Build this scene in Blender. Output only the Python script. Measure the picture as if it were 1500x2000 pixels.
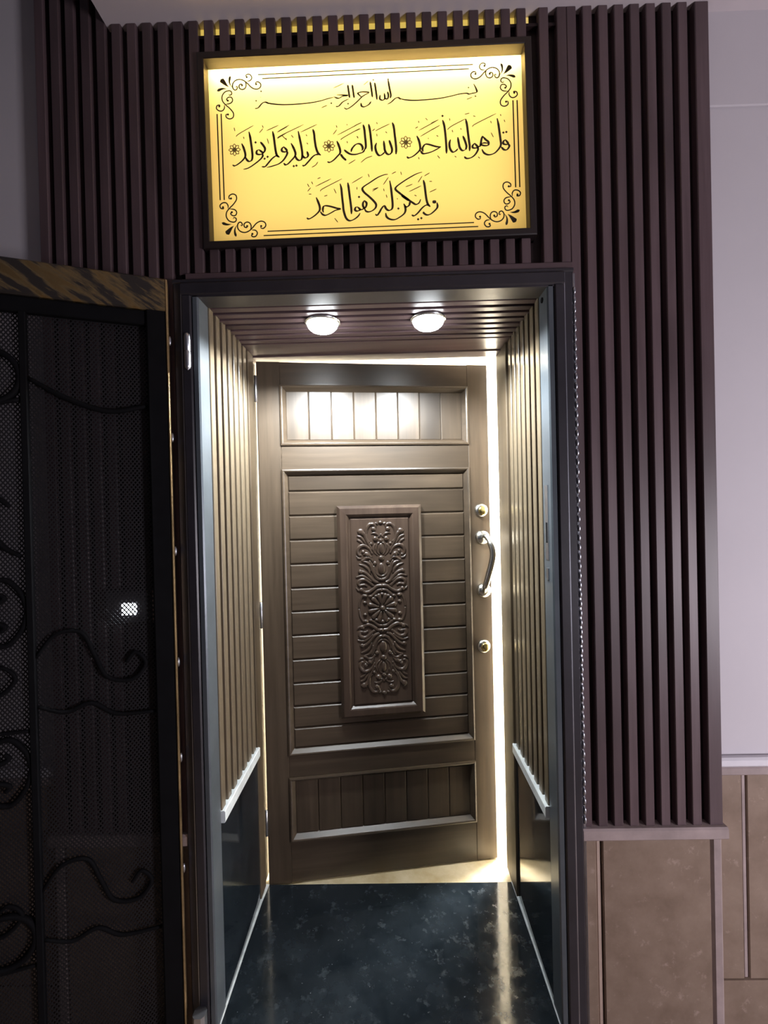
import bpy, bmesh, math, random
from mathutils import Vector, Matrix
random.seed(7)
SC = bpy.context.scene
COL = SC.collection
PI = math.pi
for o in list(bpy.data.objects):
    bpy.data.objects.remove(o)

# ------------------------------------------------------------------ camera
cam_d = bpy.data.cameras.new('camera')
cam = bpy.data.objects.new('camera', cam_d)
COL.objects.link(cam)
YAW, PITCH, ROLL = -0.0140, 0.0075, -0.0235
def cam_matrix():
    cy, sy, cp, sp, cr, sr = math.cos(YAW), math.sin(YAW), math.cos(PITCH), math.sin(PITCH), math.cos(ROLL), math.sin(ROLL)
    B = Matrix(((1, 0, 0), (0, 0, -1), (0, 1, 0)))
    Ry = Matrix(((cy, -sy, 0), (sy, cy, 0), (0, 0, 1)))
    Rx = Matrix(((1, 0, 0), (0, cp, -sp), (0, sp, cp)))
    Rz = Matrix(((cr, -sr, 0), (sr, cr, 0), (0, 0, 1)))
    M = Rz @ Rx @ B @ Ry
    X, Y, Z = Vector(M[0]), -Vector(M[1]), -Vector(M[2])
    return Matrix(((X.x, Y.x, Z.x, 0.0397), (X.y, Y.y, Z.y, -1.3345), (X.z, Y.z, Z.z, 1.5224), (0, 0, 0, 1)))
cam.matrix_world = cam_matrix()
cam_d.sensor_fit = 'VERTICAL'
cam_d.sensor_height = 24.0
cam_d.lens = 900.0 / 2000.0 * 24.0
cam_d.clip_start = 0.02
SC.camera = cam

# ------------------------------------------------------------------ light
world = bpy.data.worlds.new('world')
SC.world = world
world.use_nodes = True
bg = world.node_tree.nodes['Background']
bg.inputs[0].default_value = (0.80, 0.74, 0.90, 1)
bg.inputs[1].default_value = 0.042

def area(name, loc, target, sx, sy, power, color, spread=PI, shape='RECTANGLE'):
    d = bpy.data.lights.new(name, 'AREA')
    d.shape = shape; d.size = sx
    if shape in ('RECTANGLE', 'ELLIPSE'): d.size_y = sy
    d.energy = power; d.color = color; d.spread = spread
    o = bpy.data.objects.new(name, d); COL.objects.link(o)
    o.location = loc
    dv = Vector(target) - Vector(loc)
    o.rotation_euler = dv.to_track_quat('-Z', 'Y').to_euler()
    return o
# corridor lamps outside, to the right of and behind the camera
area('corridor_light', (2.55, -1.75, 0.95), (1.0, 0.1, 1.0), 0.6, 0.9, 58, (0.98, 0.91, 1.0))
area('hall_light', (1.2, -4.2, 2.3), (0.2, 0, 1.4), 1.0, 1.0, 1.5, (1.0, 0.90, 1.0))
# the lit room beyond the door
area('room_light', (2.5, 2.5, 2.70), (2.3, 2.5, 0), 1.3, 1.8, 1900, (1.0, 0.96, 0.90))

vs = SC.view_settings
SC.display_settings.display_device = 'sRGB'
vs.view_transform = 'Standard'
vs.look = 'None'
vs.exposure = 0.0
vs.gamma = 1.0
vs.use_curve_mapping = False

# ------------------------------------------------------------------ materials
def new_mat(name):
    m = bpy.data.materials.new(name); m.use_nodes = True
    nt = m.node_tree
    return m, nt, nt.nodes['Principled BSDF']
def mixrgb(nt, fac, a, b):
    n = nt.nodes.new('ShaderNodeMix'); n.data_type = 'RGBA'
    if fac is not None: nt.links.new(fac, n.inputs[0])
    for i, c in ((6, a), (7, b)):
        if isinstance(c, tuple): n.inputs[i].default_value = c + (1,)
        else: nt.links.new(c, n.inputs[i])
    return n.outputs[2]
def coords(nt, scale, rand=True):
    tc = nt.nodes.new('ShaderNodeTexCoord')
    mp = nt.nodes.new('ShaderNodeMapping'); mp.inputs['Scale'].default_value = scale
    nt.links.new(tc.outputs['Object'], mp.inputs[0])
    if rand:
        oi = nt.nodes.new('ShaderNodeObjectInfo')
        mu = nt.nodes.new('ShaderNodeVectorMath'); mu.operation = 'SCALE'; mu.inputs[0].default_value = (13.1, 7.7, 9.3)
        nt.links.new(oi.outputs['Random'], mu.inputs['Scale'])
        nt.links.new(mu.outputs[0], mp.inputs['Location'])
    return mp.outputs[0]
def noise(nt, vec, sc, detail=4, rough=0.6):
    n = nt.nodes.new('ShaderNodeTexNoise')
    n.inputs['Scale'].default_value = sc; n.inputs['Detail'].default_value = detail; n.inputs['Roughness'].default_value = rough
    nt.links.new(vec, n.inputs['Vector'])
    return n.outputs[0]
def ramp(nt, v, a, b):
    r = nt.nodes.new('ShaderNodeMapRange'); r.inputs[1].default_value = a; r.inputs[2].default_value = b
    nt.links.new(v, r.inputs[0])
    return r.outputs[0]
def bump(nt, b, v, strength, dist=0.002):
    n = nt.nodes.new('ShaderNodeBump'); n.inputs['Strength'].default_value = strength; n.inputs['Distance'].default_value = dist
    nt.links.new(v, n.inputs['Height']); nt.links.new(n.outputs[0], b.inputs['Normal'])
def plain(name, c, rough=0.5, metal=0.0, spec=0.5, var=0.0, vsc=6.0, bmp=0.0, coat=0.0):
    m, nt, b = new_mat(name)
    b.inputs['Roughness'].default_value = rough; b.inputs['Metallic'].default_value = metal
    b.inputs['Specular IOR Level'].default_value = spec
    b.inputs['Coat Weight'].default_value = coat
    v = noise(nt, coords(nt, (1, 1, 1)), vsc, 6)
    k = 1 - var
    col = mixrgb(nt, ramp(nt, v, 0.3, 0.7), tuple(x * k for x in c), tuple(min(1, x * (1 + var)) for x in c))
    nt.links.new(col, b.inputs['Base Color'])
    if bmp: bump(nt, b, noise(nt, coords(nt, (1, 1, 1)), 60, 4), bmp)
    return m
def wood(name, dark, light, axis, rough=0.4, spec=0.5, grain=40.0, coat=0.0, knots=True, bmp=0.15):
    m, nt, b = new_mat(name)
    sc = [grain, grain, grain]; sc[axis] = grain * 0.045
    v = noise(nt, coords(nt, tuple(sc)), 1.0, 6, 0.65)
    sc2 = [4.0, 4.0, 4.0]; sc2[axis] = 1.2
    w = noise(nt, coords(nt, tuple(sc2)), 1.0, 3)
    col = mixrgb(nt, ramp(nt, v, 0.3, 0.72), dark, light)
    col2 = mixrgb(nt, ramp(nt, w, 0.42, 0.75), col, tuple(x * 0.55 for x in dark)) if knots else col
    nt.links.new(col2, b.inputs['Base Color'])
    b.inputs['Roughness'].default_value = rough; b.inputs['Specular IOR Level'].default_value = spec
    b.inputs['Coat Weight'].default_value = coat; b.inputs['Coat Roughness'].default_value = 0.30
    bump(nt, b, v, bmp, 0.001)
    return m
def emit(name, c, s):
    m, nt, b = new_mat(name)
    b.inputs['Base Color'].default_value = (0.8, 0.8, 0.8, 1)
    b.inputs['Emission Color'].default_value = c + (1,); b.inputs['Emission Strength'].default_value = s
    return m

M = {}
M['slat_v'] = wood('slat_wood_vertical', (0.086, 0.055, 0.060), (0.134, 0.090, 0.099), 2, 0.42, 0.45)
M['slat_h'] = wood('slat_wood_horizontal', (0.086, 0.055, 0.060), (0.134, 0.090, 0.099), 0, 0.30, 0.5)
M['jamb_slat'] = wood('jamb_slat_wood', (0.128, 0.100, 0.064), (0.160, 0.128, 0.086), 2, 0.24, 0.5, grain=60.0, knots=False, bmp=0.02)  # same wood as the front slats, golden downlit tone put into the colour
M['casing'] = wood('casing_wood', (0.060, 0.042, 0.024), (0.10, 0.074, 0.045), 2, 0.55, 0.3)
M['slat_back'] = wood('slat_backing', (0.018, 0.009, 0.010), (0.028, 0.015, 0.016), 2, 0.55, 0.3)
M['door_v'] = wood('door_wood_vertical', (0.048, 0.033, 0.020), (0.086, 0.062, 0.040), 2, 0.42, 0.5, coat=0.28)
M['door_h'] = wood('door_wood_horizontal', (0.048, 0.033, 0.020), (0.086, 0.062, 0.040), 0, 0.42, 0.5, coat=0.28)
M['carve'] = wood('carved_wood', (0.054, 0.035, 0.025), (0.088, 0.060, 0.043), 2, 0.27, 0.6, coat=0.4)
M['plaster'] = plain('wall_plaster', (0.56, 0.53, 0.56), 0.85, var=0.03, vsc=2.0, bmp=0.05)
M['soffit'] = plain('soffit_plaster', (0.62, 0.56, 0.58), 0.85, var=0.04, vsc=3.0)
M['roomwhite'] = plain('room_white_paint', (0.85, 0.83, 0.78), 0.8, var=0.02)
M['black_metal'] = plain('black_painted_steel', (0.022, 0.020, 0.026), 0.36, 0.0, 0.6, var=0.25, vsc=9, bmp=0.08)
M['grey_metal'] = plain('grey_steel_reveal', (0.10, 0.118, 0.135), 0.28, 0.3, 0.6, var=0.15, vsc=7, bmp=0.06)  # inner face of the black frame, downlight's blue-grey put into its colour
M['mesh'] = plain('black_wire_mesh', (0.013, 0.012, 0.014), 0.6, 0.0, 0.3, var=0.1)
M['iron'] = plain('black_wrought_iron', (0.005, 0.005, 0.006), 0.75, 0.0, 0.1, var=0.2, vsc=20)
M['brass'] = plain('brass', (0.62, 0.50, 0.20), 0.22, 1.0, 0.5, var=0.08, vsc=30)
M['nickel'] = plain('satin_nickel', (0.62, 0.61, 0.56), 0.26, 1.0, 0.5, var=0.05, vsc=30)
M['steel'] = plain('bright_steel', (0.55, 0.57, 0.62), 0.35, 1.0, 0.5, var=0.08, vsc=30)
M['sill'] = plain('pale_marble_sill', (0.66, 0.72, 0.74), 0.45, var=0.18, vsc=14, bmp=0.1)
M['grout'] = plain('pale_sealant', (0.46, 0.50, 0.52), 0.7, var=0.25, vsc=25)
M['cap'] = plain('pinkish_stone_trim', (0.34, 0.27, 0.26), 0.6, var=0.2, vsc=10, bmp=0.15)
M['whitecap'] = plain('white_trim_paint', (0.66, 0.64, 0.68), 0.6, var=0.06, vsc=10)
M['cream'] = plain('cream_joint_strip', (0.45, 0.34, 0.28), 0.6, var=0.1, vsc=10)
M['ink'] = plain('dark_sign_print', (0.045, 0.034, 0.012), 0.6, var=0.1)
M['faint'] = plain('thin_sign_print', (0.22, 0.17, 0.04), 0.6, var=0.1)
M['sign_wood'] = wood('sign_frame_wood', (0.014, 0.009, 0.009), (0.022, 0.015, 0.015), 0, 0.45)
M['lens'] = emit('downlight_lens_glow', (0.92, 0.97, 1.0), 40.0)
M['chrome_ring'] = plain('downlight_ring', (0.75, 0.78, 0.8), 0.25, 1.0, var=0.03)
M['led'] = emit('warm_led_strip', (0.80, 0.56, 0.09), 0.75)  # glows in place of sign-box light spilling onto the wall behind
M['screen'] = emit('lit_screen', (0.85, 0.92, 1.0), 26.0)
M['plastic'] = plain('dark_device_plastic', (0.055, 0.05, 0.055), 0.4, var=0.1)
M['redplastic'] = plain('brown_device_plastic', (0.25, 0.13, 0.10), 0.4, var=0.1)
M['boxwhite'] = plain('light_box_lining', (0.09, 0.08, 0.06), 0.8, var=0.02)

def stone_mat():
    m, nt, b = new_mat('beige_stone_tile')
    v = noise(nt, coords(nt, (1, 1, 1)), 9, 8, 0.65)
    w = noise(nt, coords(nt, (1, 1, 1)), 34, 5, 0.7)
    c = mixrgb(nt, ramp(nt, v, 0.3, 0.7), (0.185, 0.128, 0.092), (0.285, 0.21, 0.16))
    c = mixrgb(nt, ramp(nt, w, 0.60, 0.78), c, (0.40, 0.30, 0.25))
    nt.links.new(c, b.inputs['Base Color']); b.inputs['Roughness'].default_value = 0.42
    bump(nt, b, w, 0.08)
    return m
M['stone'] = stone_mat()
def granite_mat(name, dusty):
    m, nt, b = new_mat(name)
    co = coords(nt, (1, 1, 1), False)
    v = noise(nt, co, 7, 8, 0.7)
    c = mixrgb(nt, ramp(nt, v, 0.35, 0.75), (0.005, 0.008, 0.011), (0.020, 0.027, 0.034))
    w = noise(nt, co, 20, 6, 0.75)
    sp = noise(nt, co, 70, 3, 0.6)
    if dusty:
        c = mixrgb(nt, ramp(nt, w, 0.56, 0.78), c, (0.058, 0.072, 0.083))
        c = mixrgb(nt, ramp(nt, sp, 0.70, 0.76), c, (0.20, 0.21, 0.22))
    nt.links.new(c, b.inputs['Base Color'])
    r = nt.nodes.new('ShaderNodeMapRange'); r.inputs[1].default_value = 0.4; r.inputs[2].default_value = 0.75
    r.inputs[3].default_value = 0.06 if not dusty else 0.07; r.inputs[4].default_value = 0.12 if not dusty else 0.26
    nt.links.new(w, r.inputs[0]); nt.links.new(r.outputs[0], b.inputs['Roughness'])
    return m
M['granite'] = granite_mat('polished_black_granite', False)
M['granite_floor'] = granite_mat('dusty_black_granite', True)
def marble_mat():
    m, nt, b = new_mat('cream_marble_floor')
    v = noise(nt, coords(nt, (1, 1, 1), False), 5, 8, 0.7)
    c = mixrgb(nt, ramp(nt, v, 0.35, 0.7), (0.42, 0.34, 0.20), (0.62, 0.56, 0.42))
    nt.links.new(c, b.inputs['Base Color']); b.inputs['Roughness'].default_value = 0.25
    return m
M['marble'] = marble_mat()
def patina_mat():
    m, nt, b = new_mat('brushed_bronze_patina')
    tc = nt.nodes.new('ShaderNodeTexCoord'); mp = nt.nodes.new('ShaderNodeMapping')
    mp.inputs['Scale'].default_value = (7, 7, 38)
    m0 = nt.nodes.new('ShaderNodeMapping'); m0.inputs['Rotation'].default_value = (0, 0.55, 0)
    nt.links.new(tc.outputs['Object'], m0.inputs[0]); nt.links.new(m0.outputs[0], mp.inputs[0])
    v = noise(nt, mp.outputs[0], 1.0, 5, 0.6)
    f = ramp(nt, v, 0.46, 0.60)
    c = mixrgb(nt, f, (0.022, 0.018, 0.016), (0.34, 0.24, 0.11))
    nt.links.new(c, b.inputs['Base Color']); b.inputs['Roughness'].default_value = 0.42
    nt.links.new(f, b.inputs['Metallic'])
    return m
M['patina'] = patina_mat()
M['gold_edge'] = plain('worn_gold_edge', (0.42, 0.29, 0.14), 0.4, 0.5, 0.5, var=0.5, vsc=9)
def sign_mat():
    m, nt, b = new_mat('yellow_translucent_sign_face')
    nt.nodes.remove(b)
    out = nt.nodes['Material Output']
    tr = nt.nodes.new('ShaderNodeBsdfTranslucent'); df = nt.nodes.new('ShaderNodeBsdfDiffuse'); mx = nt.nodes.new('ShaderNodeMixShader')
    v = noise(nt, coords(nt, (1, 1, 1), False), 3, 2)
    c = mixrgb(nt, v, (0.97, 0.635, 0.165), (0.97, 0.65, 0.18))
    nt.links.new(c, tr.inputs[0]); nt.links.new(c, df.inputs[0])
    mx.inputs[0].default_value = 0.25
    nt.links.new(tr.outputs[0], mx.inputs[1]); nt.links.new(df.outputs[0], mx.inputs[2]); nt.links.new(mx.outputs[0], out.inputs[0])
    return m
M['sign_face'] = sign_mat()

# ------------------------------------------------------------------ mesh helpers
class MB:
    def __init__(s): s.v = []; s.f = []
    def add(s, vs, fs):
        n = len(s.v); s.v += [tuple(p) for p in vs]; s.f += [tuple(i + n for i in f) for f in fs]
    def box(s, x0, x1, y0, y1, z0, z1):
        s.add([(x0, y0, z0), (x1, y0, z0), (x1, y1, z0), (x0, y1, z0), (x0, y0, z1), (x1, y0, z1), (x1, y1, z1), (x0, y1, z1)],
              [(3, 2, 1, 0), (4, 5, 6, 7), (0, 1, 5, 4), (1, 2, 6, 5), (2, 3, 7, 6), (3, 0, 4, 7)])
        return s
    def prism(s, prof, axis, a0, a1):
        """extrude a closed 2-D profile along an axis (0 x: profile is y,z; 1 y: x,z; 2 z: x,y)"""
        def P(u, v, a): return ((a, u, v), (u, a, v), (u, v, a))[axis]
        n = len(prof)
        vs = [P(u, v, a0) for u, v in prof] + [P(u, v, a1) for u, v in prof]
        fs = [tuple(range(n - 1, -1, -1)), tuple(range(n, 2 * n))] + [(i, (i + 1) % n, n + (i + 1) % n, n + i) for i in range(n)]
        s.add(vs, fs); return s
    def cbox(s, x0, x1, y0, y1, z0, z1, c=0.002, axis=2):
        """box with the four edges along one axis chamfered"""
        if axis == 2: p = [(x0 + c, y0), (x1 - c, y0), (x1, y0 + c), (x1, y1 - c), (x1 - c, y1), (x0 + c, y1), (x0, y1 - c), (x0, y0 + c)]; return s.prism(p, 2, z0, z1)
        if axis == 0: p = [(y0 + c, z0), (y1 - c, z0), (y1, z0 + c), (y1, z1 - c), (y1 - c, z1), (y0 + c, z1), (y0, z1 - c), (y0, z0 + c)]; return s.prism(p, 0, x0, x1)
        p = [(x0 + c, z0), (x1 - c, z0), (x1, z0 + c), (x1, z1 - c), (x1 - c, z1), (x0 + c, z1), (x0, z1 - c), (x0, z0 + c)]; return s.prism(p, 1, y0, y1)
    def panel(s, x0, x1, z0, z1, yb, yf, c):
        """a board facing -y whose front edge is chamfered all round"""
        vs = [(x0, yb, z0), (x1, yb, z0), (x1, yb, z1), (x0, yb, z1),
              (x0, yf + c, z0), (x1, yf + c, z0), (x1, yf + c, z1), (x0, yf + c, z1),
              (x0 + c, yf, z0 + c), (x1 - c, yf, z0 + c), (x1 - c, yf, z1 - c), (x0 + c, yf, z1 - c)]
        fs = [(0, 1, 2, 3), (8, 9, 10, 11)]
        for i in range(4):
            j = (i + 1) % 4
            fs += [(i, j, 4 + j, 4 + i), (4 + i, 4 + j, 8 + j, 8 + i)]
        s.add(vs, fs); return s
    def frame(s, x0, x1, z0, z1, prof):
        """picture-frame moulding: prof = [(inset, y)...] swept round a rectangle with mitred corners"""
        vs = []
        for ins, y in prof:
            vs += [(x0 + ins, y, z0 + ins), (x1 - ins, y, z0 + ins), (x1 - ins, y, z1 - ins), (x0 + ins, y, z1 - ins)]
        fs = []
        n = len(prof)
        for k in range(n):
            k2 = (k + 1) % n
            for i in range(4):
                j = (i + 1) % 4
                fs.append((4 * k + i, 4 * k + j, 4 * k2 + j, 4 * k2 + i))
        s.add(vs, fs); return s
    def tube(s, pts, rad, n=8, caps=True, flat=None):
        """tube along 3-D points; rad is a number or list; flat = (axis, factor) squashes the ring"""
        N = len(pts); P = [Vector(p) for p in pts]
        R = rad if isinstance(rad, (list, tuple)) else [rad] * N
        base = len(s.v); up = Vector((0.31, 0.87, 0.37))
        prev = None
        for i in range(N):
            t = (P[min(i + 1, N - 1)] - P[max(i - 1, 0)])
            if t.length < 1e-9: t = Vector((0, 0, 1))
            t.normalize()
            if prev is None:
                a = t.cross(up).normalized()
            else:
                a = (prev - t * prev.dot(t)).normalized()
            prev = a; b = t.cross(a)
            for k in range(n):
                th = 2 * PI * k / n
                d = (a * math.cos(th) + b * math.sin(th)) * R[i]
                if flat: d[flat[0]] *= flat[1]
                s.v.append(tuple(P[i] + d))
        for i in range(N - 1):
            for k in range(n):
                k2 = (k + 1) % n
                s.f.append((base + i * n + k, base + i * n + k2, base + (i + 1) * n + k2, base + (i + 1) * n + k))
        if caps:
            s.f.append(tuple(base + k for k in range(n - 1, -1, -1)))
            s.f.append(tuple(base + (N - 1) * n + k for k in range(n)))
        return s
    def ball(s, c, rx, ry, rz, n=10, m=6):
        vs = [(c[0], c[1], c[2] - rz)]
        for i in range(1, m):
            ph = -PI / 2 + PI * i / m
            for k in range(n):
                th = 2 * PI * k / n
                vs.append((c[0] + rx * math.cos(ph) * math.cos(th), c[1] + ry * math.cos(ph) * math.sin(th), c[2] + rz * math.sin(ph)))
        vs.append((c[0], c[1], c[2] + rz)); L = len(vs) - 1
        fs = [(0, 1 + (k + 1) % n, 1 + k) for k in range(n)]
        for i in range(m - 2):
            for k in range(n):
                k2 = (k + 1) % n
                fs.append((1 + i * n + k, 1 + i * n + k2, 1 + (i + 1) * n + k2, 1 + (i + 1) * n + k))
        fs += [(L, 1 + (m - 2) * n + k, 1 + (m - 2) * n + (k + 1) % n) for k in range(n)]
        s.add(vs, fs); return s
    def lathe(s, prof, axis, c, n=24):
        """prof = [(r, h)...] revolved about an axis through c"""
        vs = []
        for r, h in prof:
            for k in range(n):
                th = 2 * PI * k / n; u, v = r * math.cos(th), r * math.sin(th)
                vs.append(((h, u, v), (u, h, v), (u, v, h))[axis])
        vs = [(a + c[0], b + c[1], d + c[2]) for a, b, d in vs]
        fs = [(i * n + k, i * n + (k + 1) % n, (i + 1) * n + (k + 1) % n, (i + 1) * n + k) for i in range(len(prof) - 1) for k in range(n)]
        fs += [tuple(range(n)), tuple((len(prof) - 1) * n + k for k in range(n))]
        s.add(vs, fs); return s
    def mesh(s, name, mat, smooth=False):
        me = bpy.data.meshes.new(name); me.from_pydata(s.v, [], s.f); me.materials.append(mat)
        bm = bmesh.new(); bm.from_mesh(me); bmesh.ops.recalc_face_normals(bm, faces=bm.faces); bm.to_mesh(me); bm.free()
        if smooth:
            me.polygons.foreach_set('use_smooth', [True] * len(me.polygons))
        me.update(); return me

def link(name, me, parent=None, loc=None):
    o = bpy.data.objects.new(name, me); COL.objects.link(o)
    if parent is not None: o.parent = parent
    if loc is not None: o.location = loc
    return o
def obj(name, mb, mat, parent=None, smooth=False, loc=None):
    return link(name, mb.mesh(name, mat, smooth), parent, loc)
def struct(name, mb, mat, parent=None):
    o = obj(name, mb, mat, parent)
    if parent is None: o['kind'] = 'structure'
    return o
def thing(name, label, cat, loc=(0, 0, 0), rot=(0, 0, 0), group=None):
    o = bpy.data.objects.new(name, None); COL.objects.link(o)
    o.empty_display_size = 0.1
    o.location = loc; o.rotation_euler = rot; o['label'] = label; o['category'] = cat
    if group: o['group'] = group
    return o
def smooth_line(pts, per=6):
    """Catmull-Rom through 2-D or 3-D points"""
    P = [Vector(p) for p in pts]
    if len(P) == 2: return [P[0].lerp(P[1], t / per) for t in range(per + 1)]
    out = []
    Q = [P[0] * 2 - P[1]] + P + [P[-1] * 2 - P[-2]]
    for i in range(1, len(Q) - 2):
        p0, p1, p2, p3 = Q[i - 1], Q[i], Q[i + 1], Q[i + 2]
        for k in range(per):
            t = k / per
            out.append(0.5 * (2 * p1 + (p2 - p0) * t + (2 * p0 - 5 * p1 + 4 * p2 - p3) * t * t + (3 * p1 - p0 - 3 * p2 + p3) * t ** 3))
    out.append(P[-1])
    return out

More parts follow.
